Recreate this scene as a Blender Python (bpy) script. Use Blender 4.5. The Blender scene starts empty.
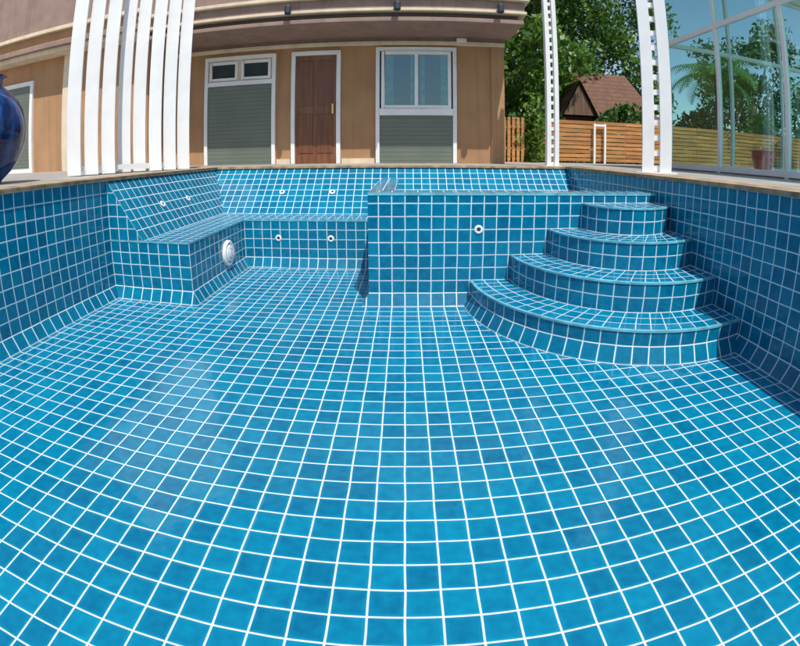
import bpy, math, random
import numpy as np
from mathutils import Vector
random.seed(4); np.random.seed(4)
D=bpy.data
scene=bpy.context.scene
scene.view_settings.view_transform='Standard'
scene.view_settings.look='None'
# ---------------------------------------------------------------- helpers
def empty(name,loc=(0,0,0)):
    e=D.objects.new(name,None); e.location=loc; scene.collection.objects.link(e); return e
def link(name,me,mats,parent=None):
    o=D.objects.new(name,me); scene.collection.objects.link(o)
    for m in mats: me.materials.append(m)
    if parent: o.parent=parent
    return o
class MB:
    def __init__(s): s.v=[];s.f=[];s.uv=[];s.m=[];s.sm=[]
    def face(s,ps,uv=None,m=0,smooth=False):
        b=len(s.v); s.v+= [tuple(p) for p in ps]; s.f.append(list(range(b,b+len(ps))))
        if uv is None:
            n=(Vector(ps[1])-Vector(ps[0])).cross(Vector(ps[2])-Vector(ps[0]))
            a=[abs(c) for c in n]; k=a.index(max(a))
            if k==2: uv=[(p[0],p[1]) for p in ps]
            elif k==1: uv=[(p[0],p[2]) for p in ps]
            else: uv=[(p[1],p[2]) for p in ps]
        s.uv+=list(uv); s.m.append(m); s.sm.append(smooth)
    def box(s,x0,x1,y0,y1,z0,z1,m=0):
        p=[(x0,y0,z0),(x1,y0,z0),(x1,y1,z0),(x0,y1,z0),(x0,y0,z1),(x1,y0,z1),(x1,y1,z1),(x0,y1,z1)]
        for q in ((0,3,2,1),(4,5,6,7),(0,1,5,4),(1,2,6,5),(2,3,7,6),(3,0,4,7)):
            s.face([p[i] for i in q],m=m)
    def obj(s,name,mats,parent=None,merge=False,bevel=0):
        me=D.meshes.new(name); me.from_pydata(s.v,[],s.f)
        l=me.uv_layers.new(name='UVMap')
        for i,u in enumerate(s.uv): l.data[i].uv=u
        for i,p in enumerate(me.polygons): p.material_index=s.m[i]; p.use_smooth=s.sm[i]
        if merge or bevel:
            import bmesh
            bm=bmesh.new(); bm.from_mesh(me); bmesh.ops.remove_doubles(bm,verts=bm.verts,dist=1e-5); bm.to_mesh(me); bm.free()
        o=link(name,me,mats,parent)
        if bevel:
            b=o.modifiers.new('bevel','BEVEL'); b.width=bevel; b.segments=2; b.limit_method='ANGLE'
        return o
def box(name,x0,x1,y0,y1,z0,z1,mat,parent=None,bevel=0):
    b=MB(); b.box(x0,x1,y0,y1,z0,z1); return b.obj(name,[mat],parent,bevel=bevel)
def lathe(mb,prof,origin,axis,m=0,n=28,smooth=True):
    a=Vector(axis).normalized(); t=Vector((0,0,1)) if abs(a.z)<.9 else Vector((1,0,0))
    u=a.cross(t).normalized(); w=a.cross(u); o=Vector(origin)
    for i in range(len(prof)-1):
        (r0,h0),(r1,h1)=prof[i][:2],prof[i+1][:2]
        mi=prof[i][2] if len(prof[i])>2 else m
        for k in range(n):
            A=2*math.pi*k/n;B=2*math.pi*(k+1)/n
            f=lambda r,h,x:o+a*h+(u*math.cos(x)+w*math.sin(x))*r
            ps=[f(r0,h0,A),f(r0,h0,B),f(r1,h1,B),f(r1,h1,A)]
            if r1<1e-6: ps=ps[:3]
            elif r0<1e-6: ps=[ps[0],ps[2],ps[3]]
            mb.face(ps,uv=[(0,0)]*len(ps),m=mi,smooth=smooth)
# ---------------------------------------------------------------- materials
def nt(name):
    m=D.materials.new(name); m.use_nodes=True; t=m.node_tree
    return m,t,t.nodes['Principled BSDF']
def N(t,ty,**k):
    n=t.nodes.new(ty)
    for a,b in k.items():
        if a=='op': n.operation=b
        else: setattr(n,a,b)
    return n
def M(t,op,a,b=None,c=None):
    n=t.nodes.new('ShaderNodeMath'); n.operation=op
    for i,x in enumerate((a,b,c)):
        if x is None: continue
        if isinstance(x,(int,float)): n.inputs[i].default_value=x
        else: t.links.new(x,n.inputs[i])
    return n.outputs[0]
def mixc(t,f,a,b):
    n=t.nodes.new('ShaderNodeMix'); n.data_type='RGBA'
    for i,x in ((0,f),(6,a),(7,b)):
        if isinstance(x,(int,float)): n.inputs[i].default_value=x
        elif isinstance(x,tuple): n.inputs[i].default_value=(*x,1) if len(x)==3 else x
        else: t.links.new(x,n.inputs[i])
    return n.outputs[2]
def simple(name,col,rough=.6,var=.12,scale=6,bump=.0,metal=0,col2=None,streak=0):
    m,t,p=nt(name)
    tc=N(t,'ShaderNodeTexCoord'); no=N(t,'ShaderNodeTexNoise'); no.inputs['Scale'].default_value=scale; no.inputs['Detail'].default_value=5
    t.links.new(tc.outputs['Object'],no.inputs['Vector'])
    c2=col2 or tuple(c*(1-var*2) for c in col)
    r=N(t,'ShaderNodeMapRange'); r.inputs[1].default_value=.3; r.inputs[2].default_value=.7
    t.links.new(no.outputs['Fac'],r.inputs[0])
    col_out=mixc(t,r.outputs[0],c2,tuple(min(1,c*(1+var*.5)) for c in col))
    if streak:
        mp=N(t,'ShaderNodeMapping'); mp.inputs['Scale'].default_value=(5,5,.35); t.links.new(tc.outputs['Object'],mp.inputs[0])
        n2=N(t,'ShaderNodeTexNoise'); n2.inputs['Scale'].default_value=1.6; n2.inputs['Detail'].default_value=6; t.links.new(mp.outputs[0],n2.inputs[0])
        r2=N(t,'ShaderNodeMapRange'); r2.inputs[1].default_value=.5; r2.inputs[2].default_value=.75; r2.inputs[4].default_value=streak; t.links.new(n2.outputs['Fac'],r2.inputs[0])
        col_out=mixc(t,r2.outputs[0],col_out,tuple(c*.45 for c in col))
    t.links.new(col_out,p.inputs['Base Color'])
    p.inputs['Roughness'].default_value=rough; p.inputs['Metallic'].default_value=metal
    if bump:
        b=N(t,'ShaderNodeBump'); b.inputs['Strength'].default_value=bump; b.inputs['Distance'].default_value=.01
        t.links.new(no.outputs['Fac'],b.inputs['Height']); t.links.new(b.outputs[0],p.inputs['Normal'])
    return m
def tile_mat(name,ca,cb,T=.1,g=.030,rough=.12,spec=.5,grout=((.76,.80,.79),(.54,.63,.65)),chk=.38):
    m,t,p=nt(name)
    p.inputs['Specular IOR Level'].default_value=spec
    uv=N(t,'ShaderNodeUVMap'); uv.uv_map='UVMap'
    s=N(t,'ShaderNodeSeparateXYZ'); t.links.new(uv.outputs[0],s.inputs[0])
    U=M(t,'DIVIDE',s.outputs[0],T); V=M(t,'DIVIDE',s.outputs[1],T)
    U=M(t,'ADD',U,0.0001); V=M(t,'ADD',V,0.0001)
    geo=N(t,'ShaderNodeNewGeometry')
    n2=N(t,'ShaderNodeTexNoise'); n2.inputs['Scale'].default_value=24; n2.inputs['Detail'].default_value=1; t.links.new(geo.outputs['Position'],n2.inputs['Vector'])
    n3=N(t,'ShaderNodeTexNoise'); n3.inputs['Scale'].default_value=7; n3.inputs['Detail'].default_value=0; t.links.new(geo.outputs['Position'],n3.inputs['Vector'])
    wob=M(t,'MULTIPLY',M(t,'SUBTRACT',n3.outputs['Fac'],.5),.05)
    U=M(t,'ADD',U,wob); V=M(t,'SUBTRACT',V,wob)
    fu=M(t,'FRACT',U); fv=M(t,'FRACT',V)
    du=M(t,'MINIMUM',fu,M(t,'SUBTRACT',1,fu)); dv=M(t,'MINIMUM',fv,M(t,'SUBTRACT',1,fv))
    d=M(t,'MINIMUM',du,dv)
    gr=N(t,'ShaderNodeMapRange'); gr.inputs[1].default_value=g*.75; gr.inputs[2].default_value=g*1.25
    t.links.new(d,gr.inputs[0])
    cell=N(t,'ShaderNodeCombineXYZ'); t.links.new(M(t,'FLOOR',U),cell.inputs[0]); t.links.new(M(t,'FLOOR',V),cell.inputs[1])
    wn=N(t,'ShaderNodeTexWhiteNoise'); wn.noise_dimensions='3D'; t.links.new(cell.outputs[0],wn.inputs[0])
    sc=N(t,'ShaderNodeSeparateColor'); t.links.new(wn.outputs['Color'],sc.inputs[0])
    n1=N(t,'ShaderNodeTexNoise'); n1.inputs['Scale'].default_value=1.3; n1.inputs['Detail'].default_value=3; t.links.new(geo.outputs['Position'],n1.inputs['Vector'])
    f=M(t,'ADD',M(t,'MULTIPLY',wn.outputs['Value'],chk),M(t,'MULTIPLY',n1.outputs['Fac'],.6))
    f=M(t,'ADD',f,M(t,'MULTIPLY',n2.outputs['Fac'],.75)); f=M(t,'SUBTRACT',f,.36)
    tc=mixc(t,f,ca,cb)
    ed=N(t,'ShaderNodeMapRange'); ed.inputs[1].default_value=g; ed.inputs[2].default_value=.16; ed.inputs[3].default_value=.25; ed.inputs[4].default_value=0
    t.links.new(d,ed.inputs[0])
    tc=mixc(t,ed.outputs[0],tc,tuple(min(1,c*1.4+.005) for c in cb))
    gc=mixc(t,n1.outputs['Fac'],grout[0],grout[1])
    t.links.new(mixc(t,gr.outputs[0],gc,tc),p.inputs['Base Color'])
    rr=N(t,'ShaderNodeMapRange'); rr.inputs[3].default_value=.75; rr.inputs[4].default_value=rough
    t.links.new(gr.outputs[0],rr.inputs[0]); t.links.new(rr.outputs[0],p.inputs['Roughness'])
    pil=N(t,'ShaderNodeMapRange'); pil.inputs[1].default_value=g*.7; pil.inputs[2].default_value=.11; pil.interpolation_type='SMOOTHSTEP'
    t.links.new(d,pil.inputs[0])
    h=M(t,'ADD',pil.outputs[0],M(t,'MULTIPLY',n2.outputs['Fac'],.7))
    h=M(t,'ADD',h,M(t,'MULTIPLY',M(t,'SUBTRACT',sc.outputs[0],.5),M(t,'MULTIPLY',fu,2.2)))
    h=M(t,'ADD',h,M(t,'MULTIPLY',M(t,'SUBTRACT',sc.outputs[1],.5),M(t,'MULTIPLY',fv,2.2)))
    b=N(t,'ShaderNodeBump'); b.inputs['Strength'].default_value=.6; b.inputs['Distance'].default_value=.0018
    t.links.new(h,b.inputs['Height']); t.links.new(b.outputs[0],p.inputs['Normal'])
    return m
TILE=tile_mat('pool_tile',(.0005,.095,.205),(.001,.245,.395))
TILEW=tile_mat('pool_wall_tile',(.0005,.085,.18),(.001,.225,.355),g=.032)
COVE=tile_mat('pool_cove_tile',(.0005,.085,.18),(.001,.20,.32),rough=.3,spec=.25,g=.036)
NOSE=simple('glazed_edge_tile',(.16,.48,.58),.3,.2,14)
WHITE=simple('white_paint',(.80,.80,.79),.45,.05,3,streak=.06)
WPLAS=simple('white_plastic',(.82,.82,.80),.3,.03,5)
DARK=simple('dark_rubber',(.03,.04,.05),.5,.1)
COP=simple('coping_stone',(.44,.30,.17),.7,.3,9,.3)
GROUND=simple('ground_soil',(.24,.25,.17),.95,.25,.6,.4)
TAN=simple('tan_plaster',(.43,.24,.12),.85,.10,1.7,.25,streak=.35)
CREAM=simple('cream_plaster',(.72,.60,.43),.8,.08,3,.1,streak=.3)
PINK=simple('mauve_plaster',(.31,.21,.17),.8,.10,3,.1,streak=.4)
PINK2=simple('dark_mauve_plaster',(.13,.085,.07),.8,.1,2,.1)
def slatted(name,a,b,step):
    m,t,p=nt(name); tc=N(t,'ShaderNodeTexCoord'); s=N(t,'ShaderNodeSeparateXYZ'); t.links.new(tc.outputs['Object'],s.inputs[0])
    f=M(t,'FRACT',M(t,'DIVIDE',s.outputs[2],step)); k=M(t,'GREATER_THAN',f,.12)
    no=N(t,'ShaderNodeTexNoise'); no.inputs['Scale'].default_value=2; t.links.new(tc.outputs['Object'],no.inputs[0])
    c1=mixc(t,no.outputs['Fac'],a,b); t.links.new(mixc(t,k,tuple(x*.8 for x in a),c1),p.inputs['Base Color'])
    bp=N(t,'ShaderNodeBump'); bp.inputs['Distance'].default_value=.003; bp.inputs['Strength'].default_value=.3; t.links.new(M(t,'PINGPONG',f,.5),bp.inputs['Height']); t.links.new(bp.outputs[0],p.inputs['Normal'])
    p.inputs['Roughness'].default_value=.5; return m
PANEL=slatted('grey_green_shutter',(.10,.125,.095),(.17,.19,.15),.075)
def wood(name,a,b,axis=0,rough=.6):
    m,t,p=nt(name); tc=N(t,'ShaderNodeTexCoord'); mp=N(t,'ShaderNodeMapping')
    sc=[14,14,14]; sc[axis]=1; mp.inputs['Scale'].default_value=sc
    no=N(t,'ShaderNodeTexNoise'); no.inputs['Scale'].default_value=1.5; no.inputs['Detail'].default_value=8
    t.links.new(tc.outputs['Object'],mp.inputs[0]); t.links.new(mp.outputs[0],no.inputs[0])
    r=N(t,'ShaderNodeMapRange'); r.inputs[1].default_value=.35; r.inputs[2].default_value=.65; t.links.new(no.outputs['Fac'],r.inputs[0])
    g=N(t,'ShaderNodeNewGeometry')
    cc=mixc(t,r.outputs[0],a,b); cc=mixc(t,M(t,'MULTIPLY',g.outputs['Random Per Island'],.45),cc,tuple(x*.5 for x in a))
    t.links.new(cc,p.inputs['Base Color']); p.inputs['Roughness'].default_value=rough; return m
DOOR=wood('stained_wood_door',(.15,.05,.02),(.26,.10,.04),2,.4)
FENCE=wood('fence_wood',(.36,.15,.045),(.62,.30,.10),0,.6)
BARK=simple('bark',(.16,.12,.08),.9,.3,8,.8)
SHEDW=wood('shed_timber',(.10,.055,.03),(.24,.14,.08),2)
m,t,p=nt('shed_roof_tile'); tc=N(t,'ShaderNodeTexCoord'); s=N(t,'ShaderNodeSeparateXYZ'); t.links.new(tc.outputs['Object'],s.inputs[0])
f=M(t,'FRACT',M(t,'DIVIDE',s.outputs[2],.16)); no=N(t,'ShaderNodeTexNoise'); no.inputs['Scale'].default_value=5; no.inputs['Detail'].default_value=6; t.links.new(tc.outputs['Object'],no.inputs[0])
cc=mixc(t,no.outputs['Fac'],(.10,.045,.03),(.28,.14,.08)); cc=mixc(t,M(t,'MULTIPLY',f,.5),cc,(.05,.028,.02)); t.links.new(cc,p.inputs['Base Color']); p.inputs['Roughness'].default_value=.85
bp=N(t,'ShaderNodeBump'); bp.inputs['Distance'].default_value=.05; t.links.new(f,bp.inputs['Height']); t.links.new(bp.outputs[0],p.inputs['Normal']); ROOF=m
def glass(name,tint,refl,trans=.6):
    m,t,p=nt(name); t.nodes.remove(p); out=t.nodes['Material Output']
    g=N(t,'ShaderNodeBsdfGlossy'); g.inputs['Roughness'].default_value=.02; g.inputs['Color'].default_value=(*refl,1)
    tr=N(t,'ShaderNodeBsdfTransparent'); tr.inputs[0].default_value=(*tint,1)
    mx=N(t,'ShaderNodeMixShader'); mx.inputs[0].default_value=1-trans
    no=N(t,'ShaderNodeTexNoise'); no.inputs['Scale'].default_value=1.2; b=N(t,'ShaderNodeBump'); b.inputs['Strength'].default_value=.1; b.inputs['Distance'].default_value=.02
    t.links.new(no.outputs['Fac'],b.inputs['Height']); t.links.new(b.outputs[0],g.inputs['Normal'])
    t.links.new(tr.outputs[0],mx.inputs[1]); t.links.new(g.outputs[0],mx.inputs[2]); t.links.new(mx.outputs[0],out.inputs[0]); return m
GLASS=glass('pavilion_glass',(.50,.85,.80),(.5,.8,.85),.82)
WGLASS=glass('window_glass',(.40,.60,.58),(.5,.7,.75),.8)
CURT=simple('curtain_cloth',(.34,.46,.43),.9,.25,9)
INT=simple('dark_interior',(.03,.045,.045),.9,.1)
m,t,p=nt('blue_glaze')
no=N(t,'ShaderNodeTexNoise'); no.inputs['Scale'].default_value=9; no.inputs['Detail'].default_value=4
mp=N(t,'ShaderNodeMapping'); mp.inputs['Scale'].default_value=(1,1,.35)
tc=N(t,'ShaderNodeTexCoord'); t.links.new(tc.outputs['Object'],mp.inputs[0]); t.links.new(mp.outputs[0],no.inputs[0])
r=N(t,'ShaderNodeMapRange'); r.inputs[1].default_value=.42; r.inputs[2].default_value=.68; t.links.new(no.outputs['Fac'],r.inputs[0])
t.links.new(mixc(t,r.outputs[0],(.004,.015,.07),(.015,.07,.24)),p.inputs['Base Color']); p.inputs['Roughness'].default_value=.08; URN=m
def leafmat(name,a,b,c):
    m,t,p=nt(name); g=N(t,'ShaderNodeNewGeometry')
    r=N(t,'ShaderNodeValToRGB'); r.color_ramp.elements[0].color=(*a,1); r.color_ramp.elements[1].color=(*c,1)
    e=r.color_ramp.elements.new(.55); e.color=(*b,1)
    no=N(t,'ShaderNodeTexNoise'); no.inputs['Scale'].default_value=.9; no.inputs['Detail'].default_value=2; t.links.new(g.outputs['Position'],no.inputs[0])
    f=M(t,'ADD',M(t,'MULTIPLY',g.outputs['Random Per Island'],.5),M(t,'MULTIPLY',M(t,'SUBTRACT',no.outputs['Fac'],.25),1.1))
    t.links.new(f,r.inputs[0]); t.links.new(r.outputs[0],p.inputs['Base Color']); p.inputs['Roughness'].default_value=.45
    out=t.nodes['Material Output']; tl=N(t,'ShaderNodeBsdfTranslucent'); t.links.new(r.outputs[0],tl.inputs[0])
    mx=N(t,'ShaderNodeMixShader'); mx.inputs[0].default_value=.35
    t.links.new(p.outputs[0],mx.inputs[1]); t.links.new(tl.outputs[0],mx.inputs[2]); t.links.new(mx.outputs[0],out.inputs[0]); return m
LEAF=leafmat('foliage',(.025,.075,.012),(.08,.19,.02),(.24,.38,.05))
LEAF2=leafmat('foliage_dark',(.014,.055,.012),(.05,.14,.02),(.15,.28,.04))
PALM=leafmat('palm_foliage',(.03,.09,.02),(.10,.22,.03),(.25,.38,.06))

# ---------------------------------------------------------------- pool
XL,XR,YF,YB=-2.5,2.1,-2.4,5.6
ZT=1.0; SPX,SPY,SPZ=-.28,3.35,.88; BZ=.5; BY0=3.2; BX=-1.7; BBY=4.5; BKX,BKY=-2.15,5.0
pool=empty('swimming_pool')
b=MB(); b.face([(XL,YF,0),(XR,YF,0),(XR,YB,0),(XL,YB,0)]); b.obj('floor',[TILE],pool)
b=MB()
b.face([(XL,YF,0),(XL,BY0,0),(XL,BY0,ZT),(XL,YF,ZT)])
b.face([(XR,5.0,0),(XR,YF,0),(XR,YF,ZT),(XR,5.0,ZT)])
b.face([(XR,YF,0),(XL,YF,0),(XL,YF,ZT),(XR,YF,ZT)])
b.face([(XR,5.0,.5),(XR,5.0,1.0),(XR,YB,1.0)])
b.face([(BKX,BKY,BZ),(XR,BKY,BZ),(XR,YB,ZT),(XL,YB,ZT)],uv=[(BKX,0),(XR,0),(XR,.8),(XL,.8)])
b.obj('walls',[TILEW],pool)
cx,cy=1.78,SPY; RAD=[1.27,.96,.66,.38]
def endang(R): return -math.acos(min(1,(XR-cx)/R))
# flared bottom course of tiles (cove) round the whole basin
path=[(XL,YF),(XL,BY0),(BX,BY0),(BX,BBY),(SPX,BBY),(SPX,SPY),(cx-RAD[0],SPY)]
na=56
for i in range(1,na+1):
    a=-math.pi+(endang(RAD[0])+math.pi)*i/na
    path.append((cx+RAD[0]*math.cos(a),cy+RAD[0]*math.sin(a)))
path.append((XR,YF))
def offs(path,c):
    n=len(path); out=[]
    for i in range(n):
        p0=Vector(path[i-1]);p1=Vector(path[i]);p2=Vector(path[(i+1)%n])
        d1=(p1-p0).normalized();d2=(p2-p1).normalized()
        n1=Vector((d1.y,-d1.x));n2=Vector((d2.y,-d2.x)); mm=(n1+n2).normalized()
        out.append(p1+mm*c/max(.35,mm.dot(n1)))
    return out
def cove(path,run,hz):
    of=offs(path,run); b=MB(); u=0
    arcS=sum((Vector(path[i+1])-Vector(path[i])).length for i in range(6,6+na)); ka=round(arcS/.1)*.1/arcS
    for i in range(len(path)):
        j=(i+1)%len(path); p,q,r,s=Vector(path[i]),Vector(path[j]),of[j],of[i]
        l=(q-p).length
        if 6<=i<6+na:
            uu=(u,u+l*ka); u+=l*ka
            b.face([(p.x,p.y,hz),(q.x,q.y,hz),(r.x,r.y,.002),(s.x,s.y,.002)],uv=[(uu[0],.1),(uu[1],.1),(uu[1],0),(uu[0],0)])
        else:
            ax=1 if abs(p.x-q.x)<1e-4 else 0
            pts=[(p.x,p.y,hz),(q.x,q.y,hz),(r.x,r.y,.002),(s.x,s.y,.002)]
            b.face(pts,uv=[(pts[k][ax],.1 if k<2 else 0.) for k in range(4)])
    return b
cove(path,.055,.1).obj('base_cove',[COVE],pool)
def ring(mb,x0,x1,y0,y1,w,z0,z1,ov=.0):
    xi0,xi1,yi0,yi1=x0+ov,x1-ov,y0+ov,y1-ov
    mb.box(x0-w,xi0,y0-w,y1+w,z0,z1); mb.box(xi1,x1+w,y0-w,y1+w,z0,z1)
    mb.box(xi0,xi1,y0-w,yi0,z0,z1); mb.box(xi0,xi1,yi1,y1+w,z0,z1)
b=MB(); ring(b,XL,XR,YF,YB,.28,1.0,1.03,.025); b.obj('coping',[COP],pool,bevel=.004)

bench=empty('pool_bench')
b=MB()
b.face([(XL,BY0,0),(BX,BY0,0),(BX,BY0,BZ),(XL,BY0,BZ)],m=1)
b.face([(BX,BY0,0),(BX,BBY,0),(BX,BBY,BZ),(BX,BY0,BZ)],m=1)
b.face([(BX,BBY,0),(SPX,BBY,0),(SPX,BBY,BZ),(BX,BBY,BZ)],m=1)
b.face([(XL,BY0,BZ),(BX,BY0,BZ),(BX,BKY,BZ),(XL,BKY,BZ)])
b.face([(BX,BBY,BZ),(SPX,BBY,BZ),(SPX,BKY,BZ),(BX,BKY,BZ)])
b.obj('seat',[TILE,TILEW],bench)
b=MB()
b.face([(BKX,BY0,BZ),(BKX,BKY,BZ),(XL,YB,ZT),(XL,BY0,ZT)],uv=[(BY0,0),(BKY,0),(YB,.6),(BY0,.6)])
b.face([(XL,BY0,BZ),(BKX,BY0,BZ),(XL,BY0,ZT)])
b.obj('backrest',[TILEW],bench)
def strip(mb,p,q,outn,w=.012):
    o=Vector(outn); p=Vector(p);q=Vector(q); up=Vector((0,0,1))
    mb.face([p+o*.004-up*w,q+o*.004-up*w,q+o*.004+up*.001,p+o*.004+up*.001],m=0)
    mb.face([p+o*.004+up*.003,q+o*.004+up*.003,q-o*w+up*.003,p-o*w+up*.003],m=0)
b=MB()
strip(b,(XL,BY0,BZ),(BX,BY0,BZ),(0,-1,0)); strip(b,(BX,BY0,BZ),(BX,BBY,BZ),(1,0,0)); strip(b,(BX,BBY,BZ),(SPX,BBY,BZ),(0,-1,0))
b.obj('edge_trim',[NOSE],bench)

tub=empty('hot_tub'); W=.2
b=MB()
b.face([(SPX,SPY,0),(XR,SPY,0),(XR,SPY,SPZ),(SPX,SPY,SPZ)])
b.face([(SPX,5.5,0),(SPX,SPY,0),(SPX,SPY,SPZ),(SPX,5.5,SPZ)])
b.face([(SPX+W,SPY+W,.4),(XR,SPY+W,.4),(XR,SPY+W,SPZ),(SPX+W,SPY+W,SPZ)])
b.face([(SPX+W,5.5,.4),(SPX+W,SPY+W,.4),(SPX+W,SPY+W,SPZ),(SPX+W,5.5,SPZ)])
b.face([(SPX,SPY,SPZ),(XR,SPY,SPZ),(XR,SPY+W,SPZ),(SPX,SPY+W,SPZ)],uv=[(SPX,0),(XR,0),(XR,.2),(SPX,.2)])
b.face([(SPX,SPY+W,SPZ),(SPX+W,SPY+W,SPZ),(SPX+W,5.5,SPZ),(SPX,5.5,SPZ)],uv=[(0,0),(.2,0),(.2,1.95),(0,1.95)])
b.face([(SPX+W,SPY+W,.42),(XR,SPY+W,.42),(XR,5.2,.42),(SPX+W,5.2,.42)])
b.obj('tub_walls',[TILEW],tub)
b=MB(); strip(b,(SPX,SPY,SPZ),(XR,SPY,SPZ),(0,-1,0),.02); b.obj('edge_trim',[NOSE],tub)

steps=empty('pool_steps'); b=MB(); bn=MB()
zt=[.2,.4,.6,.8]
for k,R in enumerate(RAD):
    z1=zt[k]; z0=z1-.2 if k==0 else zt[k-1]; Ri=RAD[k+1] if k<3 else .0001
    e0=endang(R); e1=endang(Ri) if k<3 else e0
    sp=(e0+math.pi)*R; S=round(sp/.1)*.1; n=56
    for i in range(n):
        t0,t1=i/n,(i+1)/n
        A=[-math.pi+(e0+math.pi)*t for t in(t0,t1)]; B=[-math.pi+(e1+math.pi)*t for t in(t0,t1)]
        P=lambda r,a,z:(cx+r*math.cos(a),cy+r*math.sin(a),z)
        us=[S*t0,S*t1]
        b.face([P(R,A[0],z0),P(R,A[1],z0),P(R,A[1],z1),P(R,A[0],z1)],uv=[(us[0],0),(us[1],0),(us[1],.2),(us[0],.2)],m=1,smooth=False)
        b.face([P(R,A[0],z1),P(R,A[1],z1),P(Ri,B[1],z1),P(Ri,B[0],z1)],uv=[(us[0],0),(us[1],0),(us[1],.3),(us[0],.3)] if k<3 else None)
        ro=R+.006
        bn.face([P(ro,A[0],z1-.012),P(ro,A[1],z1-.012),P(ro,A[1],z1+.001),P(ro,A[0],z1+.001)])
        bn.face([P(ro,A[0],z1+.001),P(ro,A[1],z1+.001),P(R-.004,A[1],z1+.004),P(R-.004,A[0],z1+.004)])
        bn.face([P(R-.004,A[0],z1+.004),P(R-.004,A[1],z1+.004),P(R-.016,A[1],z1+.002),P(R-.016,A[0],z1+.002)])
    if k==3: b.face([(cx,SPY,z1),(XR,SPY+R*math.sin(e0),z1),(XR,SPY,z1)])
b.obj('treads_and_risers',[TILE,TILEW],steps); bn.obj('nosing',[NOSE],steps)

def nozzle(pos,ax):
    e=empty('water_jet_nozzle'); mb=MB()
    lathe(mb,[(.034,0),(.034,.006),(.028,.010),(.018,.010),(.016,.006,1),(0,.006,1)],pos,ax,n=20); mb.obj('flange',[WPLAS,DARK],e)
nozzle((.56,SPY,.60),(0,-1,0)); nozzle((-1.32,BBY,.31),(0,-1,0)); nozzle((-.76,BBY,.31),(0,-1,0))
sl=Vector((0,-.5,.6)).normalized()
for x in(-1.48,-.86): nozzle(Vector((x,BKY+.27,.725))+sl*.001,sl)
s2=Vector((.5,0,.35)).normalized()
for y in(3.85,4.4): nozzle(Vector((BKX-.165,y,BZ+.236))+s2*.001,s2)
nozzle((XR,4.9,.77),(-1,0,0))
pl=empty('pool_light'); mb=MB()
lathe(mb,[(.125,0),(.125,.02),(.113,.03),(.099,.03),(.091,.02,1),(.084,.02),(.081,.034),(.05,.042),(.048,.038,1),(.042,.038),(.04,.044),(0,.046)],(BX,3.99,.25),(1,0,0),n=36); mb.obj('housing',[WPLAS,DARK],pl)

# ---------------------------------------------------------------- ground / deck
def sheet(name,x0,x1,y0,y1,hx0,hx1,hy0,hy1,z,mat):
    b=MB()
    b.face([(x0,y0,z),(hx0,y0,z),(hx0,y1,z),(x0,y1,z)]); b.face([(hx1,y0,z),(x1,y0,z),(x1,y1,z),(hx1,y1,z)])
    b.face([(hx0,y0,z),(hx1,y0,z),(hx1,hy0,z),(hx0,hy0,z)]); b.face([(hx0,hy1,z),(hx1,hy1,z),(hx1,y1,z),(hx0,y1,z)])
    return b.obj(name,[mat])
sheet('ground',-400,400,-400,400,XL-.2,XR+.2,YF-.2,YB+.2,.985,GROUND)
DT=tile_mat('paving_slabs',(.24,.22,.20),(.42,.39,.35),.4,.012,.7,grout=((.25,.24,.22),(.2,.19,.17)))
sheet('paving',-14,9,-8,10.5,XL-.25,XR+.25,YF-.25,YB+.25,1.01,DT)

# ---------------------------------------------------------------- building
G=1.01; house=empty('plaster_house'); Y=8.0
box('wall',-12,1.75,Y,Y+6,G-.02,6.5,TAN,house)
def framed(x0,x1,z0,z1,fw=.07,y=Y,d=.06,nm='frame'):
    b=MB(); b.box(x0,x0+fw,y-d,y,z0,z1); b.box(x1-fw,x1,y-d,y,z0,z1); b.box(x0+fw,x1-fw,y-d,y,z1-fw,z1)
    if z0>G+.1: b.box(x0+fw,x1-fw,y-d,y,z0,z0+fw)
    return b.obj(nm,[WHITE],house,bevel=.006)
framed(-3.80,-2.36,G,3.06)
box('shutter_panel',-3.73,-2.43,Y-.03,Y,G,2.50,PANEL,house)
box('transom_rail',-3.73,-2.43,Y-.055,Y,2.50,2.58,WHITE,house)
for x0,x1 in((-3.70,-3.12),(-3.04,-2.46)):
    framed(x0,x1,2.60,2.96,.05,nm='transom_frame',d=.05); box('transom_glass',x0+.05,x1-.05,Y-.02,Y,2.65,2.91,INT,house)
box('transom_infill',-3.73,-2.43,Y-.015,Y,2.58,2.99,CREAM,house)
framed(-2.06,-1.15,G,3.06,.075,nm='door_frame')
box('door_leaf',-1.985,-1.225,Y-.03,Y,G,2.98,DOOR,house)
for z0,z1 in((1.2,1.9),(2.05,2.88)):
    for x0 in(-1.92,-1.57): box('door_panel',x0,x0+.27,Y-.042,Y-.03,z0,z1,DOOR,house,bevel=.008)
box('door_handle',-1.30,-1.27,Y-.08,Y-.03,1.9,2.08,simple('brass',(.6,.45,.2),.3,.05,5,0,1),house)
framed(-.52,.92,G,3.10,.07,nm='bay_frame')
box('lower_panel',-.45,.85,Y-.025,Y,G,1.86,PANEL,house)
box('window_sill',-.45,.85,Y-.09,Y,1.86,1.98,WHITE,house,bevel=.005)
box('window_back',-.45,.85,Y-.012,Y,1.98,3.03,INT,house)
framed(-.42,.82,1.98,3.02,.06,nm='window_frame',d=.075)
box('window_mullion',.17,.23,Y-.07,Y-.012,2.04,2.96,WHITE,house)
b=MB()
for i in range(44):
    x0=-.36+i*1.12/44; x1=x0+1.12/44
    if .16<x0<.22: continue
    ya=Y-.022-(.016 if i%2 else 0); yb=Y-.022-(0 if i%2 else .016)
    if i<6 or 17<i<20 or 24<i<28 or i>38: b.face([(x0,ya,2.04),(x1,yb,2.04),(x1,yb,2.96),(x0,ya,2.96)])
b.obj('curtains',[CURT],house)
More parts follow.
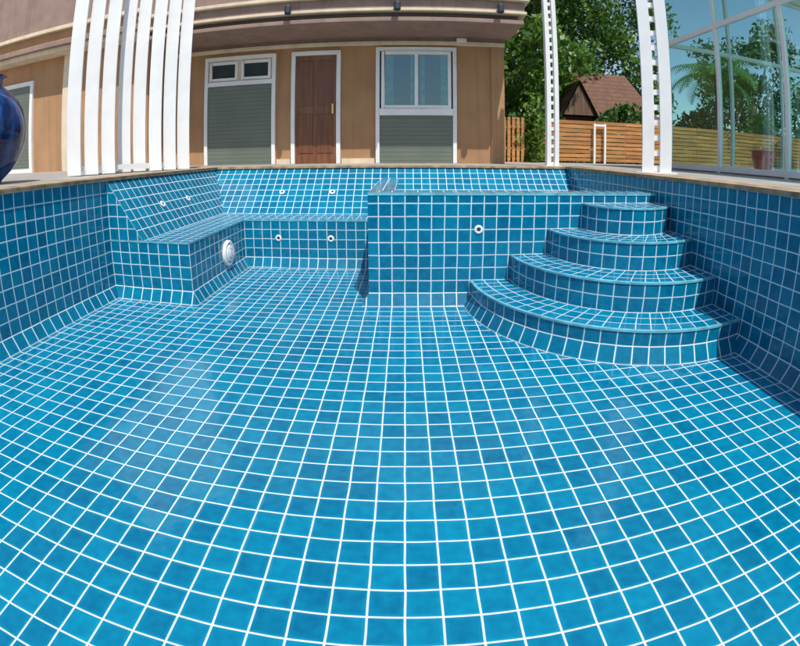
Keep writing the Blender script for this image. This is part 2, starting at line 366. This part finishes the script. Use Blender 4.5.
b=MB(); b.face([(-.36,Y-.05,2.04),(.76,Y-.05,2.04),(.76,Y-.05,2.96),(-.36,Y-.05,2.96)]); b.obj('window_glass',[WGLASS],house)
box('moulding',-4.6,1.80,Y-.09,Y,3.14,3.21,CREAM,house,bevel=.01)
box('moulding',-4.6,1.80,Y-.05,Y,3.21,3.279,PINK,house)
box('corner_pilaster',1.55,1.79,Y-.04,Y,G,3.14,TAN,house)
box('plinth',-2.34,-2.08,Y-.03,Y,G,1.10,CREAM,house); box('plinth',-1.13,-.54,Y-.03,Y,G,1.10,CREAM,house)
b=MB()
for (ex,z0,z1,mi) in ((0,3.28,3.35,0),(-.08,3.35,3.44,1),(.05,3.44,3.49,2),(.02,3.49,3.66,0),(.10,3.66,3.72,2),(.03,3.72,5.2,0)):
    b.box(-4.7,1.9+ex,6.9-ex,Y,z0,z1,mi)
b.obj('overhang',[PINK,PINK2,CREAM],house,bevel=.008)
for x in(-1.85,-.12,1.50):
    mb=MB(); lathe(mb,[(0,0),(.05,0),(.055,-.02),(.055,-.12),(.045,-.14),(0,-.135)],(x,6.78,3.56),(0,0,1),n=16)
    mb.box(x-.02,x+.02,6.78,6.9,3.50,3.54); mb.obj('eave_spotlight',[DARK],house)
box('wall_lamp',.92,1.10,Y-.12,Y,3.2,3.27,WPLAS,house,bevel=.01)
box('wing_wall',-14,-4.75,Y-.6,Y-.001,G-.02,6.5,TAN,house)
box('wing_pilaster',-7.0,-6.75,Y-.66,Y-.6,G,3.42,CREAM,house)
b=MB()
for (ex,z0,z1,mi) in ((0,3.42,3.52,1),(.1,3.52,3.62,0),(.02,3.62,3.84,2),(.12,3.84,3.92,1),(.04,3.92,5.2,0)):
    b.box(-14,-4.6+ex,7.0-ex,Y-.6,z0,z1,mi)
b.obj('wing_overhang',[PINK,CREAM,TAN],house,bevel=.008)
box('wing_window_frame',-9.6,-8.0,Y-.66,Y-.6,G,3.0,WHITE,house)
box('wing_window_glass',-9.5,-8.1,Y-.67,Y-.66,G+.1,2.9,PANEL,house)
box('switch_box',-6.65,-6.5,Y-.68,Y-.6,1.5,1.72,WPLAS,house)

# ---------------------------------------------------------------- slatted screen
scr=empty('slatted_screen'); ns=8
p0=Vector((-3.70,4.1,0)); p1=Vector((-3.0,5.6,0)); d=(p1-p0)
for i in range(ns):
    f=i/(ns-1); c0=p0+d*f
    if i in(3,4): c0=c0+Vector((-.12,.16,0))
    o=box('slat',-.085,.085,-.02,.02,1.02,4.2,WHITE,scr,bevel=.004); o.location=(c0.x,c0.y,0); o.rotation_euler=(0,0,math.radians(30))
b=MB()
for z in(1.06,4.0):
    a=Vector((p0.x-.03,p0.y+.04,z)); e=Vector((p1.x-.03,p1.y+.04,z)); nn=Vector((d.y,-d.x,0)).normalized()*.02; up=Vector((0,0,.06))
    q=[a-nn,e-nn,e+nn,a+nn]; r=[x+up for x in q]
    b.face(q[::-1]);b.face(r)
    for i in range(4): b.face([q[i],q[(i+1)%4],r[(i+1)%4],r[i]])
b.obj('rails',[WHITE],scr)

urn=empty('ceramic_urn'); mb=MB()
lathe(mb,[(0,0),(.16,0),(.17,.03),(.28,.12),(.36,.21),(.41,.31),(.44,.41),(.45,.5),(.44,.59),(.41,.69),(.36,.77),(.28,.85),(.19,.91),(.17,.95),(.18,.98),(.22,1.0),(.22,1.015),(.20,1.02),(.14,.99),(0,.97)],(-3.9,2.9,1.01),(0,0,1),n=72); mb.obj('body',[URN],urn,merge=True)

# ---------------------------------------------------------------- posts
def post(name,x,y,w,z1,rot=0,board=.05,step=.16,rw=.02):
    e=empty(name,(x,y,1.01)); b=MB(); h=z1-1.01
    for sx in(-1,1):
        xa=sx*w/2; b.box(min(xa,xa-sx*board),max(xa,xa-sx*board),-.05,.05,0,h)
    xi=w/2-board; n=int(h/step)
    for i in range(n):
        z=i*step; b.box(-xi,xi,-.02,.02,z+.02,z+.02+rw)
    b.box(-w*.7,w*.7,-.09,.09,0,.015)
    b.obj('post_frame',[WHITE],e); e.rotation_euler=(0,0,rot); return e
post('white_post',2.2,6.5,.19,4.6,0,.065,.13,.05)
post('white_post',2.78,4.45,.34,4.4,-.45,.135,.17,.06)

# ---------------------------------------------------------------- glass pavilion
pav=empty('glass_pavilion'); PX=4.5
b=MB()
ys=[1.2,2.6,3.95,5.35,6.75]
for y in ys: b.box(PX-.03,PX+.03,y-.03,y+.03,1.01,4.6)
for z in(1.03,3.12,4.55): b.box(PX-.035,PX+.035,ys[0]+.03,ys[-1]-.03,z,z+.07)
for x in(6,7.5,9): b.box(x-.03,x+.03,ys[-1]-.03,ys[-1]+.03,1.01,4.6)
for z in(1.03,3.12,4.55): b.box(PX+.03,9,ys[-1]-.036,ys[-1]+.036,z,z+.07)
b.box(PX-.1,9.1,ys[0]-.1,ys[-1]+.1,4.64,4.72)
b.box(PX+.04,9.0,ys[0],ys[-1]-.04,1.015,1.04)
b.obj('frame',[WHITE],pav)
b=MB()
b.face([(PX,ys[0],1.1),(PX,ys[-1],1.1),(PX,ys[-1],4.55),(PX,ys[0],4.55)])
b.obj('glazing',[GLASS],pav)
rp=empty('red_planter'); mb=MB(); lathe(mb,[(0,0),(.13,0),(.19,.22),(.2,.3),(.22,.33),(.17,.33),(.15,.3),(0,.3)],(5.4,5.3,1.04),(0,0,1),n=24); mb.obj('pot',[simple('red_glaze',(.75,.03,.03),.3)],rp)

# ---------------------------------------------------------------- fence, shed
def fence(x0,x1,y,z1):
    e=empty('wooden_fence'); b=MB(); z=1.05
    while z<z1-.05:
        x=x0
        while x<x1-.01:
            xe=min(x1,x+2.4); b.box(x+.003,xe-.003,y+random.uniform(-.004,.004),y+.02,z,z+.085); x=xe
        z+=.105
    b.obj('planks',[FENCE],e); b=MB(); x=x0
    while x<=x1+.01: b.box(x-.03,x+.03,y+.021,y+.08,1.0,z1); x+=1.2
    b.obj('posts',[FENCE],e); return e
fence(3.35,14.5,10.8,2.05)
e=empty('picket_fence'); b=MB()
for i in range(5): b.box(2.25+i*.11,2.32+i*.11,10.2,10.23,1.0,2.05)
b.box(2.2,2.8,10.235,10.27,1.3,1.36); b.box(2.2,2.8,10.235,10.27,1.8,1.86); b.obj('pickets',[FENCE],e)
gate=empty('garden_gate'); b=MB()
for x in(4.78,5.08): b.box(x-.025,x+.025,10.68,10.73,1.0,2.02)
b.box(4.805,5.055,10.68,10.73,1.95,2.0); b.obj('frame',[WHITE],gate)
shed=empty('timber_shed'); b=MB(); b.box(5.3,8.6,14.2,17,1.0,2.4); b.obj('walls',[SHEDW],shed)
b=MB(); A=[(4.9,13.8,2.25),(9.0,13.8,2.25),(9.0,17.4,2.25),(4.9,17.4,2.25)]; R1,R2=(5.9,15.4,4.25),(8.2,15.4,4.25)
b.face([A[0],A[1],R2,R1]);b.face([A[1],A[2],R2]);b.face([A[2],A[3],R1,R2]);b.face([A[3],A[0],R1]);b.face(A[::-1]); b.obj('hip_roof',[ROOF],shed)
b=MB(); b.face([(5.0,13.6,2.5),(6.1,13.6,2.5),(5.55,13.6,3.5)]); b.obj('gable',[SHEDW],shed)
b=MB()
for s in(-1,1): b.face([(5.55,13.5,3.62),(5.55+s*.7,13.5,2.36),(5.55+s*.7,14.9,2.36),(5.55,14.9,3.62)])
b.obj('gable_roof',[ROOF],shed)

# ---------------------------------------------------------------- trees
def leafcloud(pts,size,aspect=.5):
    n=len(pts); d=np.random.normal(size=(n,3)); d[:,2]-=.3; d/=np.linalg.norm(d,axis=1)[:,None]
    e=np.cross(d,np.random.normal(size=(n,3))); e/=np.linalg.norm(e,axis=1)[:,None]
    s=size*(.6+.8*np.random.rand(n))[:,None]
    a=pts-d*s; c=pts+d*s; l=pts+e*s*aspect; r=pts-e*s*aspect
    V=np.stack([a,l,c,r],1).reshape(-1,3); F=np.arange(4*n).reshape(-1,4)
    me=D.meshes.new('leaves'); me.from_pydata(V.tolist(),[],F.tolist()); return me
def limb(mb,p,q,r0,r1,n=8):
    p=Vector(p);q=Vector(q);a=(q-p); lathe(mb,[(r0,0),(r1,a.length)],p,a,n=n)
def tree(x,y,h,cr,mat,nl=9000,size=.09,name='broadleaf_tree',low=.25):
    e=empty(name); mb=MB(); top=Vector((x+random.uniform(-.3,.3),y,1+h*.62))
    limb(mb,(x,y,.95),(x,y,1+h*.3),.03*h,.022*h,10); limb(mb,(x,y,1+h*.3),top,.022*h,.01*h)
    cl=[]
    for i in range(36):
        th=random.uniform(0,6.28); u=random.uniform(low,1); rr=cr*math.sqrt(max(.05,1-((u-.55)/.55)**2))*random.uniform(.35,1)
        c3=Vector((x+rr*math.cos(th),y+rr*math.sin(th),1+h*u)); cl.append((c3,random.uniform(.28,.5)*cr*.8))
        if i<14: limb(mb,(x,y,1+h*random.uniform(.25,.5)),c3,.008*h,.002*h,5)
    mb.obj('trunk',[BARK],e)
    P=[]
    for c3,r in cl:
        k=nl//len(cl); v=np.random.normal(size=(k,3)); v/=np.linalg.norm(v,axis=1)[:,None]; v*=(np.random.rand(k)**.4)[:,None]*r; v[:,2]*=.7
        P.append(v+np.array(c3))
    link('leaves',leafcloud(np.concatenate(P),size),[mat],e); return e
def palm(x,y,h):
    e=empty('palm_tree'); mb=MB(); pr=Vector((x,y,.95))
    for i in range(8):
        q=Vector((x+.25*math.sin(i*.3),y,1+h*(i+1)/8)); limb(mb,pr,q,.15-.008*i,.142-.008*i,10); pr=q
    mb.obj('trunk',[BARK],e); b=MB()
    for k in range(20):
        a=6.283*k/20+random.uniform(-.15,.15); el=random.uniform(.1,1.2); L=random.uniform(1.7,2.3); dirh=Vector((math.cos(a),math.sin(a),0)); side=Vector((-math.sin(a),math.cos(a),0))
        prev=pr.copy()
        for i in range(26):
            t=i/26; ang=el-1.9*t; q=prev+(dirh*math.cos(ang)+Vector((0,0,1))*math.sin(ang))*L/26
            b.face([prev-side*.012,prev+side*.012,q+side*.01,q-side*.01])
            ll=.5*math.sin(math.pi*(t*.85+.12))
            for s in(-1,1):
                tip=q+side*s*ll+dirh*ll*.4-Vector((0,0,ll*.45)); b.face([q,q+(q-prev)*.6,tip])
            prev=q
    b.obj('fronds',[PALM],e)
for a in [(3.4,14.5,6.5,2.5,LEAF,13000),(5.2,19,8.5,3.8,LEAF2,14000),(8.6,19.5,8.5,3.8,LEAF,13000),(14.5,15,6.2,2.6,LEAF2,6000),(16,9,5.5,2.2,LEAF2,5000),(1.5,21,8,3,LEAF2,6000)]:
    tree(*a,size=.12)
palm(9.6,11.8,2.8); palm(12,8.5,2.6)
e=empty('hedge'); P=np.random.rand(15000,3)*np.array([18,1.2,1.4])+np.array([1.9,12.2,1.0]); P[:,2]+=.35*np.sin(P[:,0]*2.1)*(P[:,2]-1); link('hedge_leaves',leafcloud(P,.11),[LEAF2],e)
e=empty('shrub'); P=np.random.normal(size=(1500,3))*np.array([.14,.2,.4])+np.array([3.05,10.4,1.6]); P=P[P[:,2]>1.0]; link('shrub_leaves',leafcloud(P,.07),[LEAF],e)

# ---------------------------------------------------------------- light
el,azd=math.radians(60),math.radians(160)   # sun behind the camera, a little to the right
sd=Vector((math.sin(azd)*math.cos(el),math.cos(azd)*math.cos(el),math.sin(el)))
w=D.worlds.new('World'); scene.world=w; w.use_nodes=True; t=w.node_tree; bg=t.nodes['Background']
sk=t.nodes.new('ShaderNodeTexSky'); sk.sky_type='NISHITA'; sk.sun_disc=False; sk.sun_elevation=el; sk.sun_rotation=azd
t.links.new(sk.outputs[0],bg.inputs[0]); bg.inputs[1].default_value=.15
s=D.lights.new('sun','SUN'); s.energy=4.6; s.angle=math.radians(.5); s.color=(1,.96,.9)
so=D.objects.new('sun',s); scene.collection.objects.link(so); so.rotation_euler=sd.to_track_quat('Z','Y').to_euler()
# ---------------------------------------------------------------- camera: action-camera (fisheye) lens
c=D.cameras.new('camera'); co=D.objects.new('camera',c); scene.collection.objects.link(co); scene.camera=co
FP=450.; CY=200.; HZ=154.5
co.location=(0,0,1.165); co.rotation_euler=(math.radians(90)-(CY-HZ)/FP,0,0)
c.clip_start=.02; c.clip_end=2000; c.sensor_width=36; c.sensor_fit='HORIZONTAL'
F=FP/800*36; c.lens=F
c.type='PANO'
for tgt in (c, getattr(c,'cycles',None)):
    try:
        tgt.panorama_type='FISHEYE_LENS_POLYNOMIAL'
        tgt.fisheye_fov=math.radians(170)
        for k,v in zip(range(5),(0,-1/F,0,0,0)): setattr(tgt,'fisheye_polynomial_k%d'%k,v)
        print('pano ok'); break
    except Exception as ex: print('pano fail',ex)
c.shift_x=-5/800; c.shift_y=-(323-CY)/646
